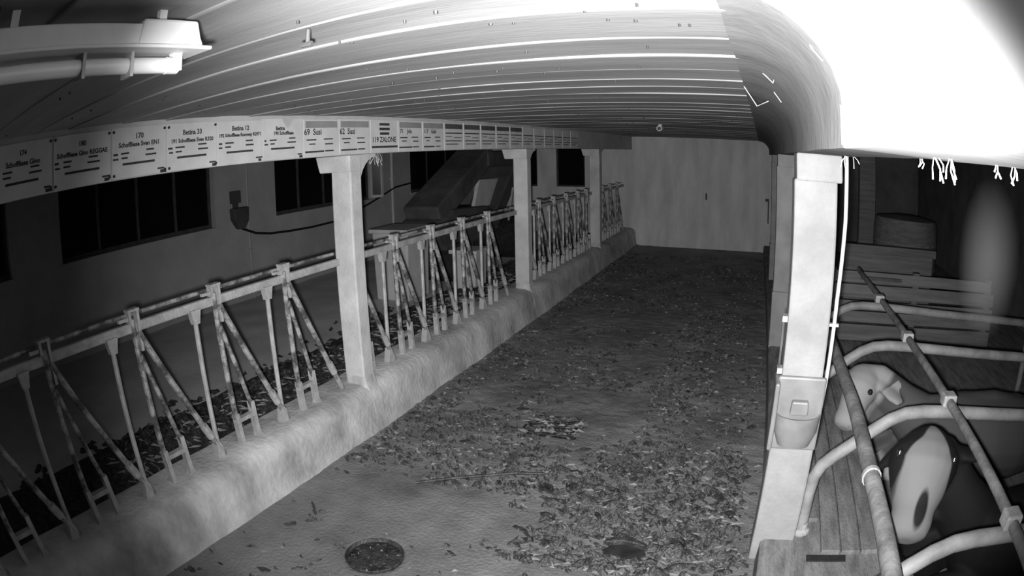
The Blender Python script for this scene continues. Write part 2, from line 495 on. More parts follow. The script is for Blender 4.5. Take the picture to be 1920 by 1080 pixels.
nth = ['first', 'second', 'third', 'fourth', 'fifth', 'sixth', 'seventh', 'eighth', 'ninth', 'tenth']
for k in range(22):
    y0 = Y0 + k * P
    s = empty('sign_board', (SX, y0 + P / 2, 2.325))
    tag(s, LAB.get(k) or ('faint sign board, %s one beyond the board reading 117 Gabi' % nth[k - 11] if k < 21 else 'faint last sign board of the row above the middle post'),
        'sign', 'sign boards on the beam')
    if k == 21: s['label'] = 'faint sign board at the far end of the row'
    tilt = random.uniform(-.004, .004)
    z0, z1 = 2.33 + tilt, 2.612 + tilt
    if k == 5:
        ol = [(y0 + .006, z0), (y0 + P - .006, z0), (y0 + P - .006, z1), (y0 + P * .78, z1 - .003), (y0 + P * .68, z1 - .05), (y0 + P * .62, z1 - .075), (y0 + P * .55, z1 - .05), (y0 + P * .46, z1), (y0 + .006, z1)]
        bd = part(MB().prism(ol, 'x', SX, SX + .008), 'board', 'sign', s)
    else:
        bd = part(MB().box(SX, SX + .008, y0 + .005, y0 + P - .005, z0, z1), 'board', 'sign', s, bevel=.002)
    lines = MB()
    if k <= 5:
        rows = [(.17, .33, .50, .010), (.62, .78, .53, .010), (.17, .28, .41, .010), (.60, .80, .43, .010), (.20, .78, .29, .013), (.04, .10, .49, .012), (.04, .11, .40, .010), (.84, .96, .12, .010), (.88, .97, .06, .018)]
    elif k == 8:
        rows = [(.32, .68, .87, .022), (.32, .68, .73, .022), (.32, .68, .59, .022), (.04, .96, .19, .018)]
    elif k <= 10:
        rows = [(.08, .35, .46, .010), (.55, .80, .47, .009), (.15, .32, .35, .009), (.58, .82, .34, .010), (.05, .55, .15, .013), (.58, .82, .155, .010)]
    else:
        rows = [(.08, .92, .62, .012), (.1, .4, .5, .007), (.5, .9, .46, .007), (.08, .9, .34, .010), (.1, .7, .22, .010)]
    rows = [(a + random.uniform(-.015, .015), b + random.uniform(-.02, .02), v, h) for (a, b, v, h) in rows]
    bars(lines, y0, rows)
    lines.build('printed_line', 'ink', bd)['kind'] = 'stuff'
    if k in (6, 7, 9, 10) or 11 <= k <= 15:
        MB().box(SX + .0082, SX + .0092, y0 + .06 * P, y0 + .95 * P, 2.545, 2.597).build('header_band', 'band' if k < 11 else 'machine', bd)
    for (tx, u, v, size) in TXT.get(k, []):
        fc = bpy.data.curves.new('lettering', 'FONT'); fc.body = tx; fc.size = size * 1.25; fc.align_x = 'CENTER'; fc.align_y = 'CENTER'
        fc.extrude = .0006; fc.offset = .0012; fc.resolution_u = 2
        fc.materials.append(M['ink'])
        fo = bpy.data.objects.new('lettering_curve', fc); sc.collection.objects.link(fo)
        bpy.context.view_layer.update()
        tm = bpy.data.meshes.new_from_object(fo.evaluated_get(bpy.context.evaluated_depsgraph_get()))
        bpy.data.objects.remove(fo); bpy.data.curves.remove(fc); tm.name = 'lettering'
        if not tm.materials: tm.materials.append(M['ink'])
        fo = bpy.data.objects.new('lettering', tm); sc.collection.objects.link(fo)
        fo.rotation_euler = (math.pi / 2, 0, math.pi / 2)
        fo.location = (SX + .0092, y0 + u * P, 2.325 + v * .285)
        fo.parent = bd
    if k < 4:
        for (u, v) in ((.04, .93), (.96, .93), (.04, .07), (.96, .07)):
            MB().tube([(SX + .006, y0 + u * P, 2.33 + v * .28), (SX + .014, y0 + u * P, 2.33 + v * .28)], .0085, 10).build('screw', 'screw', bd)

# ------------------------------------------------------------------ fluorescent batten
lf = empty('fluorescent_lamp', (-1.0, .1, ZC))
tag(lf, 'unlit fluorescent tube batten under the ceiling boards', 'lamp')
part(MB().box(-1.05, -.95, -.6, .79, 2.548, 2.556).box(-1.035, -.965, -.6, .62, 2.556, 2.60), 'housing', 'lampwhite', lf, bevel=.003)
part(MB().prism([(.60, 2.556), (.775, 2.556), (.765, 2.575), (.755, 2.61), (.61, 2.61)], 'x', -1.04, -.96), 'terminal_box', 'lampwhite', lf, bevel=.006)
part(MB().tube([(-1.0, -.55, 2.523), (-1.0, .70, 2.523)], .0165, 14), 'tube', 'tube', lf, smooth=True)
part(MB().tube([(-1.0, .70, 2.523), (-1.0, .73, 2.523)], .018, 14), 'tube_cap', 'lampwhite', lf, smooth=True)
part(MB().box(-1.008, -.992, .715, .74, 2.512, 2.55), 'lamp_holder', 'lampwhite', lf)
for y in (.48, .60):
    part(MB().box(-1.02, -.98, y - .004, y + .004, 2.499, 2.552), 'clip', 'galv', lf)
for y in (-.2, .3, .68):
    part(MB().box(-1.006, -.994, y - .01, y + .01, 2.595, ZC), 'hanger', 'lampwhite', lf)

# small camera-like device under the ceiling far down the alley
dv = empty('ceiling_device', (-1.2, 7.8, ZC))
tag(dv, 'small device mounted under the ceiling far down the alley', 'device')
part(MB().box(-1.22, -1.18, 7.78, 7.82, 2.60, ZC), 'mount', 'lampwhite', dv)
part(MB().tube([(-1.2, 7.70, 2.585), (-1.2, 7.9, 2.60)], .034, 12), 'body', 'lampwhite', dv, smooth=True)
part(MB().tube([(-1.2, 7.69, 2.584), (-1.2, 7.702, 2.585)], .026, 12), 'lens', 'screw', dv, smooth=True)

# cable stub on ceiling near the camera
cs = MB().tube([(-.98, 1.13, ZC - .012), (-.985, 1.135, ZC - .05)], .006, 6).tube([(-1.0, 1.13, ZC - .05), (-.97, 1.135, ZC - .05)], .007, 6).build('ceiling_hook', 'darkmetal')
tag(cs, 'short metal hook hanging from a ceiling joint', 'hook')

# ------------------------------------------------------------------ outer wall fittings
X6 = XW + .05
bx = empty('wall_socket', (X6, 6.5, 1.8))
tag(bx, 'dark socket box with a hanging boot on the outer wall', 'socket')
part(MB().box(XW, XW + .09, 6.36, 6.54, 1.77, 1.96), 'box', 'frame', bx, bevel=.01)
part(MB().prism([(6.34, 1.70), (6.67, 1.70), (6.65, 1.48), (6.55, 1.36), (6.46, 1.37), (6.35, 1.53)], 'x', XW, XW + .14), 'boot', 'frame', bx, bevel=.02)
part(MB().box(XW, XW + .06, 6.42, 6.5, 1.69, 1.78), 'neck', 'frame', bx)
cb = MB().tube([(X6 + .03, 6.54, 1.37), (X6 + .02, 6.84, 1.26), (X6, 7.2, 1.20), (X6, 7.7, 1.17), (X6, 8.3, 1.155), (X6, 8.96, 1.17), (X6, 9.6, 1.27), (X6, 10.28, 1.43), (X6, 11.04, 1.63), (X6, 11.7, 1.68)], .019, 8).build('cable', 'cable', smooth=True)
tag(cb, 'black cable sagging along the outer wall behind the nearest post', 'cable')
pp = empty('wall_pipe', (XW + .03, 10.95, .25)); tag(pp, 'thin pale vertical pipe on the outer wall', 'pipe')
part(MB().tube([(XW + .03, 10.95, .25), (XW + .03, 10.95, ZC + .02)], .03, 8), 'pipe', 'pale', pp, smooth=True)
for z in (.8, 1.8):
    part(MB().box(XW, XW + .07, 10.9, 11.0, z, z + .03), 'clamp', 'pale', pp)
pp = empty('wall_pipe', (XW + .02, 6.74, .25)); tag(pp, 'faint slim conduit beside the wall socket', 'pipe')
part(MB().tube([(XW + .02, 6.74, .25), (XW + .02, 6.74, ZC + .02)], .018, 8), 'pipe', 'outerwall', pp, smooth=True)
part(MB().box(XW, XW + .04, 6.70, 6.78, 1.0, 1.03), 'clamp', 'outerwall', pp)

# open casement behind the nearest post
ca = empty('open_casement', (XW + .2, 10.2, WZ0)); tag(ca, 'narrow window casement standing open beside the nearest post', 'casement')
p0, p1 = Vector((XW + .02, 10.22, 0)), Vector((XW + .20, 10.33, 0))
for q in (p0, p1):
    part(MB().bar((q.x, q.y, WZ0 + .03), (q.x, q.y, WZ1 - .03), .04, .05), 'stile', 'pale', ca)
for z in (WZ0 + .05, WZ1 - .05):
    part(MB().bar((p0.x, p0.y, z), (p1.x, p1.y, z), .04, .05), 'casement_rail', 'pale', ca)
mid = (p0 + p1) / 2
pn = MB(); dd = (p1 - p0).normalized(); nn = Vector((-dd.y, dd.x, 0)) * .003
pn.add([p0 + nn + Vector((0, 0, WZ0 + .06)), p1 + nn + Vector((0, 0, WZ0 + .06)), p1 + nn + Vector((0, 0, WZ1 - .06)), p0 + nn + Vector((0, 0, WZ1 - .06)),
        p0 - nn + Vector((0, 0, WZ0 + .06)), p1 - nn + Vector((0, 0, WZ0 + .06)), p1 - nn + Vector((0, 0, WZ1 - .06)), p0 - nn + Vector((0, 0, WZ1 - .06))],
       [(0, 1, 2, 3), (7, 6, 5, 4), (0, 4, 5, 1), (1, 5, 6, 2), (2, 6, 7, 3), (3, 7, 4, 0)])
part(pn, 'pane', 'pane', ca)

# ------------------------------------------------------------------ machine and bins in the feed passage
mc = empty('loader_frame', (-4.8, 9.9, .25)); tag(mc, 'dark machine with slanted arms standing in the feed passage', 'machine')
part(MB().bar((-4.87, 8.25, 1.33), (-4.87, 10.25, 2.26), .62, .34), 'front_arm', 'machine', mc, bevel=.03)
part(MB().bar((-4.87, 10.3, 1.0), (-4.87, 11.75, 2.2), .60, .30), 'rear_arm', 'machine', mc, bevel=.03)
part(MB().box(-5.2, -4.54, 10.0, 11.8, 2.02, 2.30), 'cross_beam', 'machine', mc, bevel=.03)
part(MB().prism([(9.5, 1.34), (10.15, 1.34), (10.55, 1.80), (9.75, 1.82)], 'x', -4.66, -4.60), 'side_panel', 'pale', mc, bevel=.01)
part(MB().prism([(8.0, 1.0), (8.3, .8), (9.9, .8), (10.4, 1.05), (9.9, 1.36), (8.6, 1.42), (8.1, 1.25)], 'x', -5.2, -4.5), 'body', 'machine', mc, bevel=.05)
part(MB().bar((-4.5, 11.0, 1.6), (-4.5, 10.75, 1.0), .03, .03), 'lever', 'galv', mc)
for (y, r) in ((8.75, .33), (11.1, .40)):
    wh = part(MB().tube([(-5.25, y, .25 + r), (-5.20, y, .25 + r), (-4.46, y, .25 + r), (-4.41, y, .25 + r)], [r * .86, r, r, r * .86], 22), 'wheel', 'rubber', mc, smooth=True)
    MB().tube([(-4.42, y, .25 + r), (-4.39, y, .25 + r)], r * .45, 16).build('hub', 'machine', wh, smooth=True)
def bin_(name, x0, x1, y0, y1, z0, z1, lab, material='pale'):
    o = empty(name, ((x0 + x1) / 2, (y0 + y1) / 2, z0)); tag(o, lab, 'bin')
    t = .03
    body = MB().prism([(x0 + t, z0), (x1 - t, z0), (x1, z1 - .06), (x0, z1 - .06)], 'y', y0 + t, y1 - t)
    part(body, 'tub', material, o, bevel=.02)
    part(MB().box(x0 - .03, x1 + .03, y0 - .02, y1 + .02, z1 - .06, z1), 'rim', material, o, bevel=.015)
bin_('feed_bin', -5.15, -4.55, 7.25, 7.9, .25, 1.27, 'pale feed bin beside the slanted machine')
bin_('feed_tub', -4.35, -3.95, 8.15, 8.60, .25, .86, 'pale tub behind the second feed barrier section')

# ------------------------------------------------------------------ cubicles on the right
bed = empty('cubicle_bed', (1.6, 6, 0)); tag(bed, 'raised cubicle lying area beside the alley', kind='structure')
part(MB().box(.47, 4.9, 1.0, YE, -.1, .145), 'bed_base', 'bed', bed)
part(MB().prism([(.245, -.1), (.50, -.1), (.50, .17), (.285, .17), (.26, .15)], 'y', 3.34, YE), 'bed_kerb', 'bed', bed)
part(MB().prism([(.25, -.1), (.50, -.1), (.50, .17), (.285, .17), (.26, .15)], 'y', 1.0, 3.07), 'bed_kerb', 'bed', bed)
yb = .50
while yb < 1.9:
    w_ = random.uniform(.12, .17)
    part(MB().box(yb, yb + w_ - .012, 3.32 if yb < .6 else 2.96, 6.9, .14, .17 + random.uniform(0, .006)), 'bed_plank', 'bed', bed, bevel=.006)
    yb += w_
part(MB().box(.56, .82, 2.88, 2.94, .145, .155), 'gap_shadow_slot', 'screw', bed).name = 'bed_gap_shade'  # dark strip painting the shade of a gap in the bed

NX = 1.325
for i, y in enumerate([1.85, 3.18, 4.45, 5.72]):
    o = empty('cubicle_divider', (.52, y, .15))
    tag(o, ['bent tube cubicle divider at the lower frame edge', 'bright bent tube cubicle divider beside the bright post', 'bent tube cubicle divider behind the pale calf', 'bent tube cubicle divider further back'][i], 'divider', 'cubicle dividers')
    pts = [(.515, y, .10), (.505, y, .45), (.515, y, .56), (.55, y, .64), (.62, y, .705), (.84, y, .875), (.93, y, .935), (1.03, y, .975), (1.15, y, .99), (1.35, y, .99), (2.1, y, .96), (3.3, y, .93), (3.38, y, .89), (3.42, y, .81), (3.42, y, .14)]
    part(MB().tube(pts, .040, 14), 'hoop', 'hoop', o, smooth=True)
    part(MB().lathe([(.06, 0), (.06, .02), (.04, .03), (.04, .07)], (.515, y, .165), 14), 'base_flange', 'galv', o)
nr = empty('neck_rail', (NX, 4.3, 1.0)); tag(nr, 'long dark neck rail tube crossing over the cubicle dividers', 'rail')
part(MB().tube([(NX, .9, 1.065), (NX, 4.0, 1.06), (NX + .05, 7.35, 1.05)], .03, 12), 'tube', 'wood', nr, smooth=True)
for y in (1.85, 3.18, 4.45, 5.72):
    part(MB().box(NX - .05, NX + .05, y - .05, y + .05, 1.032, 1.105), 'clamp', 'galv', nr, bevel=.012)
pl = empty('wooden_pole', (.72, 3.5, .9)); tag(pl, 'dirty wooden pole lying across the divider tubes toward the lower edge', 'pole')
pts = []
for k in range(15):
    y = 1.2 + 3.75 * k / 14
    pts.append((.735 + .012 * noise.noise((y, 0, 2)) - .006 * y + .01, y, .905 + .008 * noise.noise((y, 3, 2))))
part(MB().tube(pts, [.046 + .004 * noise.noise((k, 1, 1)) for k in range(15)], 12), 'pole', 'wood', pl, smooth=True)
part(MB().tube([(.724, 2.55, .905), (.724, 2.58, .905)], .054, 14), 'ring', 'galv', pl, smooth=True)

# board partition behind the cubicles
pt = empty('board_partition', (2.4, 7.4, .17)); tag(pt, 'grey board partition across the cubicles behind the neck rail', 'partition')
for (z0, z1, x1) in ((.885, 1.02, 3.5), (.70, .862, 3.6), (.555, .665, 3.6), (.40, .535, 3.6), (.17, .37, 3.6)):
    part(MB().box(.95, x1, 7.38 + random.uniform(0, .015), 7.42, z0, z1), 'board', 'plank', pt, bevel=.006)
for x in (1.0, 2.2, 3.45):
    part(MB().box(x, x + .09, 7.42, 7.5, .145, 1.04), 'upright', 'plank', pt)
part(MB().box(1.42, 2.0, 7.34, 7.378, .93, .97), 'cleat', 'darkmetal', pt)
tr = empty('wooden_trough', (2.2, 9.1, .145)); tag(tr, 'dim wooden trough standing behind the board partition', 'trough')
part(MB().box(1.45, 3.0, 9.0, 9.04, .145, 1.02), 'front_panel', 'plank', tr)
part(MB().box(1.45, 3.0, 9.4, 9.44, .145, 1.02), 'back_panel', 'plank', tr)
part(MB().box(1.45, 1.5, 9.04, 9.4, .145, 1.02), 'side_panel', 'plank', tr)
part(MB().box(2.95, 3.0, 9.04, 9.4, .145, 1.02), 'side_panel', 'plank', tr)
part(MB().box(1.40, 3.05, 8.95, 9.06, 1.02, 1.14), 'rim', 'plank', tr, bevel=.01)
ba = empty('straw_bale', (3.0, 11.2, .145)); tag(ba, 'dim rounded straw bale in the dark behind the trough', 'bale')
part(MB().lathe([(.30, 0), (.66, .03), (.7, .15), (.7, 1.1), (.66, 1.25), (.3, 1.3)], (3.1, 11.3, .145), 24), 'bale', 'plank', ba, smooth=True)
for z in (.5, .95):
    part(MB().lathe([(.695, 0), (.71, .01), (.71, .03), (.695, .04)], (3.1, 11.3, z), 24), 'twine', 'straw', ba)
fp = empty('pillar', (2.35, 12, 0)); tag(fp, 'dim post in the dark behind the straw bale', 'post', kind='structure')
part(MB().box(2.2, 2.55, 12.0, 12.2, .145, 2.5), 'shaft', 'plank', fp)
part(MB().box(2.1, 2.65, 11.95, 12.25, 2.5, ZC + .03), 'cap', 'plank', fp)

# ------------------------------------------------------------------ water bowl, pipe and latch on the bright post
x = skew(3.1)
wb = empty('water_bowl', (x + .12, 3.0, .8)); tag(wb, 'white water bowl fixed low on the bright post', 'water bowl')
def bowl_mesh():
    vs_ = []; fs = []; n = 20
    prof = [(.045, .80), (.10, .82), (.132, .90), (.14, 1.0), (.128, 1.0), (.118, .92), (.06, .86), (0.0, .85)]
    for (r, z) in prof:
        for k in range(n + 1):
            a = math.pi + math.pi * k / n
            vs_.append((x + .117 + r * math.cos(a) * .95, 3.07 + r * math.sin(a) * .75, z - .0 + (.0 if r < .12 else .0)))
    for i in range(len(prof) - 1):
        for k in range(n):
            q = i * (n + 1) + k
            fs.append((q, q + 1, q + n + 2, q + n + 1))
    return MB().add(vs_, fs)
part(bowl_mesh(), 'bowl', 'bowl', wb, smooth=True)
part(MB().box(x - .02, x + .255, 3.065, 3.097, .78, 1.20), 'back_plate', 'bowl', wb, bevel=.012)
part(MB().prism([(x + .065, 1.0), (x + .17, 1.0), (x + .165, 1.08), (x + .07, 1.08)], 'y', 3.02, 3.066), 'valve_cover', 'bowl', wb, bevel=.01)
part(MB().box(x - .035, x - .008, 3.0, 3.2, .80, 1.18), 'side_guard', 'bowl', wb, bevel=.01)
wp = empty('water_pipe', (x + .28, 3.15, .9)); tag(wp, 'thin white pipe running down beside the bright post', 'pipe')
M['whitepipe'] = mat('white_pipe', .5, .6, 5, .5)
part(MB().tube([(x + .292, 3.15, 2.40), (x + .288, 3.15, 2.0), (x + .268, 3.15, 1.6), (x + .262, 3.15, 1.2), (x + .255, 3.15, .98)],   .011, 8), 'tube', 'whitepipe', wp, smooth=True)
part(MB().box(x + .235, x + .29, 3.135, 3.165, 1.46, 1.475), 'clip', 'galv', wp)
lt = empty('gate_latch', (x - .02, 3.2, 1.35)); tag(lt, 'dark gate latch strap on the side of the bright post', 'latch')
part(MB().bar((x - .022, 3.16, 1.22), (x - .022, 3.16, 1.47), .012, .035), 'strap', 'darkmetal', lt)
for z in (1.47, 1.19):
    part(MB().box(x - .03, x - .001, 3.13, 3.19, z, z + .03), 'bracket', 'galv', lt)
gs = empty('gate_stop', (.31, 14.0, 1.2)); tag(gs, 'small dark hook at the far end beside the last post', 'hook')
part(MB().box(.27, .36, 14.7, YE, 1.23, 1.28), 'arm', 'darkmetal', gs)
part(MB().box(.33, .36, 14.7, 14.74, .72, 1.23), 'rod', 'darkmetal', gs)

# ------------------------------------------------------------------ cows
def loft(mb, pts, rad, n=18):
    """pts: centres; rad: (across, up) half-sizes; closed tube"""
    P_ = [Vector(p) for p in pts]; vs_ = []
    for i, p in enumerate(P_):
        t = (P_[min(i + 1, len(P_) - 1)] - P_[max(i - 1, 0)]).normalized()
        ref = Vector((0, 0, 1)) if abs(t.z) < .92 else Vector((0, 1, 0))
        a = t.cross(ref).normalized(); b2 = a.cross(t).normalized()
        for k in range(n):
            c = 2 * math.pi * k / n
            vs_.append(p + a * math.cos(c) * rad[i][0] + b2 * math.sin(c) * rad[i][1])
    fs = []
    for i in range(len(P_) - 1):
        for k in range(n):
            fs.append((i * n + k, i * n + (k + 1) % n, (i + 1) * n + (k + 1) % n, (i + 1) * n + k))
    fs.append(tuple(range(n - 1, -1, -1))); fs.append(tuple((len(P_) - 1) * n + k for k in range(n)))
    mb.add(vs_, fs)

def coat_material(name, dark, light):
    mt = bpy.data.materials.new(name); mt.use_nodes = True
    nt = mt.node_tree; b = nt.nodes['Principled BSDF']
    at = nt.nodes.new('ShaderNodeAttribute'); at.attribute_name = 'coat'
    cr = nt.nodes.new('ShaderNodeValToRGB')
    cr.color_ramp.elements[0].position = .42; cr.color_ramp.elements[1].position = .58
    cr.color_ramp.elements[0].color = (dark, dark, dark, 1); cr.color_ramp.elements[1].color = (light, light, light, 1)
    nt.links.new(at.outputs['Fac'], cr.inputs[0]); nt.links.new(cr.outputs[0], b.inputs['Base Color'])
    b.inputs['Roughness'].default_value = .75; b.inputs['Specular IOR Level'].default_value = .2
    n2 = nt.nodes.new('ShaderNodeTexNoise'); n2.inputs['Scale'].default_value = 160
    bp = nt.nodes.new('ShaderNodeBump'); bp.inputs['Strength'].default_value = .25; bp.inputs['Distance'].default_value = .004
    nt.links.new(n2.outputs[0], bp.inputs['Height']); nt.links.new(bp.outputs[0], b.inputs['Normal'])
    return mt

def make_cow(label, poll, muzzle, shoulder, rump, bedz, hs, coat, material, earR, earL, fw=.9, eye_at=.44):
    """a lying cow: one fused body; poll/muzzle fix the head"""
    mb = MB()
    poll, muzzle, shoulder, rump = map(Vector, (poll, muzzle, shoulder, rump))
    t = rump - shoulder
    # trunk: chest, barrel, hips, rump
    loft(mb, [shoulder - t * .10, shoulder, shoulder + t * .25, shoulder + t * .5, shoulder + t * .75, shoulder + t * .92, rump + t * .03],
         [(.12, .16), (.24, .29), (.31, .33), (.35, .335), (.33, .33), (.27, .28), (.12, .16)])
    # withers ridge / spine
    loft(mb, [shoulder + Vector((0, 0, .24)), shoulder + t * .5 + Vector((0, 0, .30)), rump + Vector((0, 0, .22))], [(.07, .06), (.09, .06), (.08, .06)])
    ax = (muzzle - poll)
    # neck
    loft(mb, [shoulder + Vector((.05, 0, .02)), shoulder.lerp(poll, .45) + Vector((0, 0, .02)), shoulder.lerp(poll, .85), poll + ax * .12],
         [(.20, .25), (.125, .165), (.10, .13), (.09, .10)])
    # head: poll, brow, eyes, cheeks, bridge, muzzle, chin
    h = lambda s_: poll + ax * s_
    loft(mb, [h(-.06), h(.04), h(.20), h(.36), h(.55), h(.74), h(.88), h(.98), h(1.03)],
         [(.06 * hs, .05 * hs), (.110 * hs, .085 * hs), (.148 * hs * fw, .115 * hs), (.146 * hs * fw, .128 * hs), (.118 * hs * fw, .110 * hs), (.096 * hs, .082 * hs), (.098 * hs, .078 * hs), (.086 * hs, .066 * hs), (.045 * hs, .04 * hs)])
    # jaw
    loft(mb, [h(.18) - Vector((0, 0, .10 * hs)), h(.45) - Vector((0, 0, .10 * hs)), h(.85) - Vector((0, 0, .05 * hs))], [(.10 * hs * fw, .07 * hs), (.09 * hs * fw, .06 * hs), (.06 * hs, .04 * hs)])
    side = ax.normalized().cross(Vector((0, 0, 1))).normalized()
    # ears
    for (d, e) in ((-1, earR), (1, earL)):
        e = Vector(e)
        b0 = poll + ax * .12 + side * d * .11 * hs
        loft(mb, [b0, b0 + e * .35, b0 + e * .7, b0 + e], [(.04, .04), (.075, .032), (.080, .030), (.045, .02)], 12)
    # brisket
    loft(mb, [shoulder.lerp(poll, .55) + Vector((0, .06, .02)), shoulder.lerp(poll, .6) + Vector((-.04, .10, -.16)), shoulder.lerp(poll, .5) + Vector((-.04, .10, -.34)), shoulder.lerp(poll, .35) + Vector((0, .05, -.46))],
         [(.12, .12), (.20, .20), (.22, .20), (.12, .12)])
    # folded forelegs and hind leg
    fwd = (-t).normalized(); lat = fwd.cross(Vector((0, 0, 1))).normalized()
    for s_ in (-1, 1):
        el = shoulder + lat * .17 * s_ + Vector((0, 0, -.12)) - fwd * .05
        kn = shoulder + fwd * .30 + lat * .17 * s_; kn.z = bedz + .09
        ho = shoulder + fwd * .02 + lat * .24 * s_; ho.z = bedz + .05
        loft(mb, [el, el.lerp(kn, .5), kn], [(.10, .11), (.07, .075), (.058, .058)], 12)
        loft(mb, [kn, kn.lerp(ho, .5), ho, ho - fwd * .09], [(.056, .056), (.042, .042), (.045, .045), (.05, .04)], 12)
    hip = shoulder + t * .8 + lat * .22
    st = shoulder + t * .55 + lat * .36; st.z = bedz + .16
    hk = shoulder + t * .88 + lat * .42; hk.z = bedz + .08
    ft = shoulder + t * .5 + lat * .46; ft.z = bedz + .05
    loft(mb, [hip, hip.lerp(st, .6), st], [(.16, .2), (.13, .16), (.09, .10)], 14)
    loft(mb, [st, st.lerp(hk, .5), hk], [(.09, .10), (.07, .07), (.05, .055)], 12)
    loft(mb, [hk, hk.lerp(ft, .5), ft], [(.05, .05), (.04, .04), (.045, .045)], 12)
    # tail
    tp = rump + Vector((0, 0, .2))
    loft(mb, [tp, tp + t.normalized() * .1 + Vector((0, 0, -.1)), tp + t.normalized() * .12 + Vector((0, 0, -.4))], [(.03, .03), (.022, .022), (.02, .02)], 8)
    me = mb.mesh('tmp_body', 'rubber')
    tmp = bpy.data.objects.new('tmp_body', me); sc.collection.objects.link(tmp)
    rm = tmp.modifiers.new('r', 'REMESH'); rm.mode = 'VOXEL'; rm.voxel_size = .014
    sm = tmp.modifiers.new('s', 'SMOOTH'); sm.factor = .5; sm.iterations = 9
    bpy.context.view_layer.update()
    dg = bpy.context.evaluated_depsgraph_get()
    ev = tmp.evaluated_get(dg)
    body = bpy.data.meshes.new_from_object(ev)
    bpy.data.objects.remove(tmp)
    body.name = 'cow'
    body.materials.clear(); body.materials.append(material)
    at = body.attributes.new('coat', 'FLOAT', 'POINT')
    for i, v in enumerate(body.vertices):
        at.data[i].value = coat(v.co, h, side, ax)
    for p_ in body.polygons: p_.use_smooth = True
    base = empty('cow', (shoulder.x, shoulder.y, bedz))
    tag(base, label, 'cow')
    bo = bpy.data.objects.new('body', body); sc.collection.objects.link(bo); keep(bo, base)
    up = side.cross(ax.normalized()).normalized()
    if up.z < 0: up = -up
    for d in (-1, 1):
        c = h(eye_at) + side * d * .116 * hs * fw + up * .078 * hs
        part(MB().lathe([(.003, -.022), (.016, -.016), (.023, 0), (.016, .016), (.003, .022)], c, 14), 'eye', 'eye', base, smooth=True)
        c = h(.99) + side * d * .038 * hs + up * .028 * hs
        part(MB().lathe([(.002, -.010), (.010, -.006), (.012, 0), (.010, .006), (.002, .010)], c, 10), 'nostril', 'cable', base, smooth=True)
    return base, h, side, up

def coat_near(co, h, side, ax):
    p0 = h(0); L = ax.length; d = ax / L
    s_ = (co - p0).dot(d) / L          # along the head
    u = (co - p0 - d * (co - p0).dot(d)).dot(side)
    wob = .035 * noise.noise(co * 6)
    lat_ = abs(u + .01) + wob
    if -.15 < s_ < 1.3 and (co - h(max(0, min(1, s_)))).length < .27:
        wid = .015 + .135 * min(1, max(0, s_ + .02) / .36) - .02 * max(0, s_ - .5)
        ov = math.hypot((s_ - .80) / .17, (u + .03) / .036) - 1      # dark patch on the muzzle
        return .5 + min(wid - lat_, ov * .05) * 9
    return 0.0
cow1 = make_cow('black cow with a broad white face lying in the nearest cubicle', (1.085, 2.77, 1.02), (.965, 2.33, .69), (1.60, 2.60, .43), (2.9, 2.5, .43), .17, 1.34,
                coat_near, coat_material('black_and_white_coat', .008, .15), (.24, -.01, -.03), (-.10, .06, -.16), 1.08, .30)
part(MB().box(1.30, 1.325, 2.655, 2.665, .93, .96), 'ear_tag', 'web', cow1[0])
def coat_far(co, h, side, ax):
    p0 = h(0); L = ax.length; d = ax / L
    s_ = (co - p0).dot(d) / L
    dist = (co - h(max(0, min(1, s_)))).length
    v = noise.noise(co * 2.2 + Vector((3, 1, 0)))
    e0, e1 = Vector((1.08, 4.02, .85)), Vector((1.24, 3.83, .76))
    t_ = max(0, min(1, (co - e0).dot(e1 - e0) / (e1 - e0).length_squared))
    if (co - e0.lerp(e1, t_)).length < .09 and t_ > .2 and (co - e0.lerp(e1, t_)).dot(Vector((.25, -.9, .35))) > -.012: return .9
    if dist < .42: return .5 + (.235 - dist) * 4 + v * .4
    if co.z < .5 and co.x < 1.5: return .6 + v
    return .12 + v * .5
cow2 = make_cow('pale-faced cow lying in the second cubicle behind the bent tube', (.935, 4.16, .885), (.775, 3.86, .58), (1.48, 3.95, .50), (2.70, 3.85, .50), .17, 1.12,
                coat_far, coat_material('grey_pied_coat', .06, .22), (.17, -.20, -.09), (-.05, .11, -.07))

# ------------------------------------------------------------------ loose dirt, straw, feed
def clump(mb, x, y, z, lx, ly, hh, ang, n=7):
    c, s_ = math.cos(ang), math.sin(ang)
    vs_ = []
    for k in range(n):
        a = 2 * math.pi * k / n
        r = random.uniform(.65, 1.15)
        u, v = lx * r * math.cos(a), ly * r * math.sin(a)
        vs_.append((x + u * c - v * s_, y + u * s_ + v * c, z - .004 + (hh * .35 if random.random() < .3 else 0)))
    vs_.append((x + random.uniform(-.3, .3) * lx, y + random.uniform(-.3, .3) * ly, z + hh))
    mb.add(vs_, [(k, (k + 1) % n, n) for k in range(n)])
def density(x, y):
    d = 0
    if y < 2.75: return .04 if x < -.9 else .12
    d = .35 + .5 * noise.noise((x * .9, y * .8, 11))
    if y < 4.6 and -1.15 < x < .1: d += .65
    if 3.3 < y < 4.6 and -2.5 < x < -1.3: d += .35
    if y < 3.4 and x < -1.5: d -= .5
    if 4.3 < y < 5.6 and -1.6 < x < -.9: d -= .6
    if y > 6.5: d -= .12
    if x < KX + .35: d += .35
    if noise.noise((x * 2.3, y * 2.3, 30)) < -.1: d -= .3
    return max(0, min(1, d))
mb1, mb2 = MB(), MB()
cnt = 0
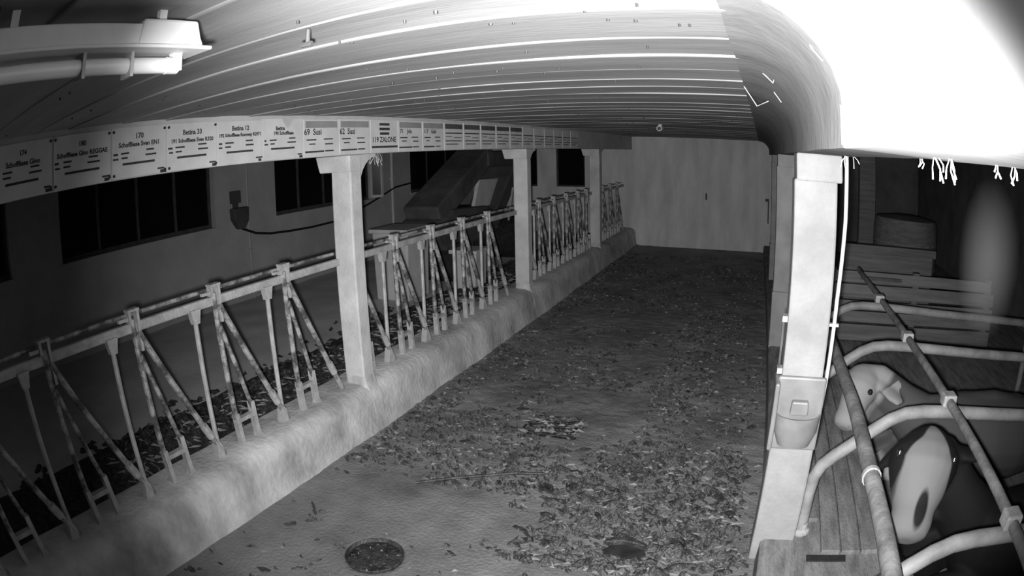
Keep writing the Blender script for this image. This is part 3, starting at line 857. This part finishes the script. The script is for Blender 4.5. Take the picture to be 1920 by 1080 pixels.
while cnt < 7500:
    x_ = random.uniform(KX + .06, .22); y_ = 1.2 + 12.5 * random.random() ** 1.7
    if random.random() > density(x_, y_): continue
    if any(math.hypot((x_ - a) / (b * 1.15), (y_ - q) / (c * 1.15)) < 1 for (a, q, b, c, _) in HOLES): continue
    z = floor_z(x_, y_); cnt += 1
    L = random.uniform(.012, .045) * (1.8 if random.random() < .12 else 1)
    if x_ > -1.3 and y_ < 4.4: L *= 1.35
    if random.random() < .82:
        clump(mb1, x_, y_, z, L, L * random.uniform(.3, .6), random.uniform(.010, .034), random.uniform(-.9, .9))
    else:
        clump(mb2, x_, y_, z, L * 1.1, L * random.uniform(.15, .4), random.uniform(.004, .016), random.uniform(-.9, .9), 6)
for k in range(110):
    clump(mb1 if k % 3 else mb2, random.uniform(-1.83, -1.3), random.uniform(4.45, 4.83), .012, random.uniform(.02, .06), random.uniform(.005, .014), random.uniform(.008, .03), random.uniform(-.5, .5))
for (hx, hy, rx, ry, d) in HOLES:
    for k in range(90):
        a = random.uniform(0, 6.28); r = random.random() ** .5 * .85
        clump(mb1 if k % 5 else mb2, hx + rx * r * math.cos(a), hy + ry * r * math.sin(a), -d, random.uniform(.008, .03), random.uniform(.006, .014), random.uniform(.008, .03), random.uniform(-1, 1))
tag(mb1.build('manure_clumps', 'manure'), 'dark clumps of manure spread over the alley floor', 'manure', kind='stuff')
tag(mb2.build('straw_litter', 'straw'), 'pale scraps of straw scattered over the alley floor', 'straw', kind='stuff')
# drains
dr = empty('floor_drain', (-1.95, 2.44, 0)); tag(dr, 'round open drain with a muddy bottom near the kerb', 'drain')
part(MB().lathe([(.172, -.03), (.180, -.03), (.188, .004), (.180, .007), (.170, -.025)], (-1.95, 2.44, 0), 36), 'rim', 'manure', dr, smooth=True)
part(MB().lathe([(.01, -.034), (.172, -.034), (.172, -.018), (.01, -.014)], (-1.95, 2.44, 0), 30), 'mud', 'hole', dr)
dg_ = empty('floor_grate', (-1.57, 4.63, 0)); tag(dg_, 'small rectangular drain grate clogged with straw in the alley middle', 'grate')
for k in range(9):
    yk = 4.475 + k * .04
    x0_, x1_ = -1.80 + random.uniform(-.02, .08), -1.33 + random.uniform(-.08, .02)
    part(MB().bar((x0_, yk + random.uniform(-.008, .008), .004), (x1_, yk + random.uniform(-.008, .008) + .02, .004 + random.uniform(-.006, .012)), .018, .02), 'slat', 'manure' if k % 3 == 1 else 'hole', dg_)
part(MB().box(-1.825, -1.31, 4.455, 4.815, -.022, -.008), 'pit', 'hole', dg_)
st_ = MB().tube([(-2.16, 3.33, .02), (-1.9, 3.50, .035), (-1.55, 3.72, .03), (-1.35, 3.80, .018)], .011, 6).build('stick', 'manure', smooth=True)
tag(st_, 'thin dark stick lying on the dirty alley floor', 'stick')
po = empty('pothole_mud', (-.56, 3.03, 0)); tag(po, 'dark muddy pothole near the bright post', 'pothole')
part(MB().prism([(-.695, 3.0), (-.66, 3.06), (-.58, 3.09), (-.50, 3.075), (-.44, 3.05), (-.425, 3.01), (-.47, 2.975), (-.55, 2.965), (-.64, 2.97)], 'z', -.012, .008), 'mud', 'rubber', po)
part(MB().prism([(-.71, 3.06), (-.66, 3.12), (-.56, 3.15), (-.45, 3.10), (-.42, 3.06), (-.50, 3.085), (-.60, 3.10), (-.66, 3.07)], 'z', -.01, .035), 'broken_edge', 'manure', po, bevel=.008)

mb3 = MB()
def feed_z(x_, y_):
    e = max(0, 1 - abs((x_ + 3.9) / .62))
    return .25 + .10 * e * (.6 + noise.noise((y_ * 1.4, x_, 3)))
for k in range(4200):
    y_ = random.uniform(-.4, 14.2); x_ = -3.95 + random.gauss(0, .27) - .12 * noise.noise((y_ * .9, 0, 8))
    if not -5.2 < x_ < -3.42 or (y_ > 7.0 and x_ < -4.36) or (8.05 < y_ < 8.7 and x_ < -3.85): continue
    L = random.uniform(.03, .085)
    clump(mb3, x_, y_, feed_z(x_, y_), L, L * random.uniform(.4, .8), random.uniform(.02, .05), random.uniform(-1.5, 1.5), 6)
fo = grid('feed_heap', -4.40, -3.39, -.5, 14.3, 18, 200, lambda x_, y_: feed_z(x_, y_) + (.012 * noise.noise((x_ * 14, y_ * 14, 0))) - (.03 if abs(x_ + 4.0) > .55 + .12 * noise.noise((y_ * 1.7, 2, 2)) else -.012), 'feed')
tag(fo, 'dark strip of feed lying along the barrier', 'feed', kind='stuff')
tag(mb3.build('feed_scraps', 'feed'), 'dark scraps of feed scattered along the strip', 'feed', kind='stuff')
mb4 = MB()
for k in range(700):
    y_ = random.uniform(1.8, 9); x_ = -3.75 + random.gauss(0, .25)
    if not -4.6 < x_ < -3.42 or (y_ > 7.0 and x_ < -4.36) or (8.05 < y_ < 8.7 and x_ < -3.85): continue
    clump(mb4, x_, y_, feed_z(x_, y_) + .03, random.uniform(.03, .09), random.uniform(.006, .012), .012, random.uniform(-1.2, 1.2), 5)
tag(mb4.build('hay_wisps', 'straw'), 'pale wisps of hay on the dark feed', 'hay', kind='stuff')

# ------------------------------------------------------------------ cobwebs and tufts
cw = bpy.data.materials.new('cobweb_veil'); cw.use_nodes = True
nt = cw.node_tree; nt.nodes.clear()
out = nt.nodes.new('ShaderNodeOutputMaterial'); vo = nt.nodes.new('ShaderNodeVolumeScatter')
tc = nt.nodes.new('ShaderNodeTexCoord'); gr = nt.nodes.new('ShaderNodeTexGradient'); gr.gradient_type = 'SPHERICAL'
mu = nt.nodes.new('ShaderNodeMath'); mu.operation = 'MULTIPLY'; mu.inputs[1].default_value = 1.1
nt.links.new(tc.outputs['Object'], gr.inputs[0]); nt.links.new(gr.outputs['Fac'], mu.inputs[0]); nt.links.new(mu.outputs[0], vo.inputs['Density'])
nt.links.new(vo.outputs[0], out.inputs['Volume'])
M['veil'] = cw
vl = MB().lathe([(.02, -1), (.5, -.87), (.87, -.5), (1, 0), (.87, .5), (.5, .87), (.02, 1)], (0, 0, 0), 20).build('cobweb_veil', 'veil')
vl.location = (.70, 1.5, 2.10); vl.scale = (.11, .11, .22)
tag(vl, 'pale hazy cobweb veil hanging in front of the dark cubicles', 'cobweb', kind='stuff')

def tuft(name, lab, c, n, L, wdt, cat='cobweb', grp='cobweb tufts under the beam'):
    mb = MB(); c = Vector(c)
    for k in range(n):
        p = c + Vector((random.uniform(-wdt, wdt), random.uniform(-wdt, wdt), 0))
        q = p + Vector((random.uniform(-.4, .4) * L, random.uniform(-.4, .4) * L, -L * random.uniform(.5, 1)))
        md = p.lerp(q, .5) + Vector((random.uniform(-.2, .2) * L, random.uniform(-.2, .2) * L, 0))
        mb.tube([p, md, q], [.0009, .0014, .0019], 5)
    o = mb.build(name, 'web'); tag(o, lab, cat, grp, 'stuff'); return o
tuft('cobweb_tuft', 'ragged white cobweb tuft beside the bright post cap', (.45, 2.72, 2.329), 6, .06, .03)
tuft('cobweb_tuft', 'long white cobweb tuft hanging mid-beam above the dark opening', (.36, 1.08, 2.329), 4, .045, .006)
tuft('cobweb_tuft', 'split white cobweb tuft hanging next to the long one', (.37, 1.0, 2.329), 4, .05, .008)
tuft('cobweb_tuft', 'small cobweb tuft right of the split tuft on the beam', (.42, .88, 2.329), 3, .025, .004)
tuft('cobweb_tuft', 'small cobweb tuft at the frame edge under the beam', (.43, .82, 2.329), 3, .03, .004)
tuft('cobweb_tuft', 'thin cobweb wisp between the post cap and long tuft', (.44, 1.45, 2.329), 3, .035, .008)
tuft('straw_tuft', 'straw tuft sticking out beside the nearest feed post cap', (XL1 - .06, 4.42, 2.324), 10, .12, .04, 'straw', None)
def strand(lab, pts, r=.0022):
    o = MB().tube(pts, r, 5).build('cobweb_strand', 'web'); tag(o, lab, 'cobweb', 'cobweb strands in the ceiling corner')
strand('V-shaped cobweb strand hanging at the ceiling corner', [(.03, 2.35, ZC - .01), (.085, 2.40, 2.585), (.10, 2.30, 2.63)])
strand('hooked cobweb strand hanging below the V-shaped one', [(-.04, 3.0, ZC - .01), (.02, 3.1, 2.545), (.075, 2.95, 2.56)], .0026)
strand('short cobweb strand stuck to the beam near the lens', [(.12, 1.28, 2.585), (.135, 1.26, 2.53), (.152, 1.22, 2.50)], .0018)
strand('faint cobweb strand low in the ceiling corner', [(.10, 2.75, 2.585), (.13, 2.72, 2.54)], .0022)
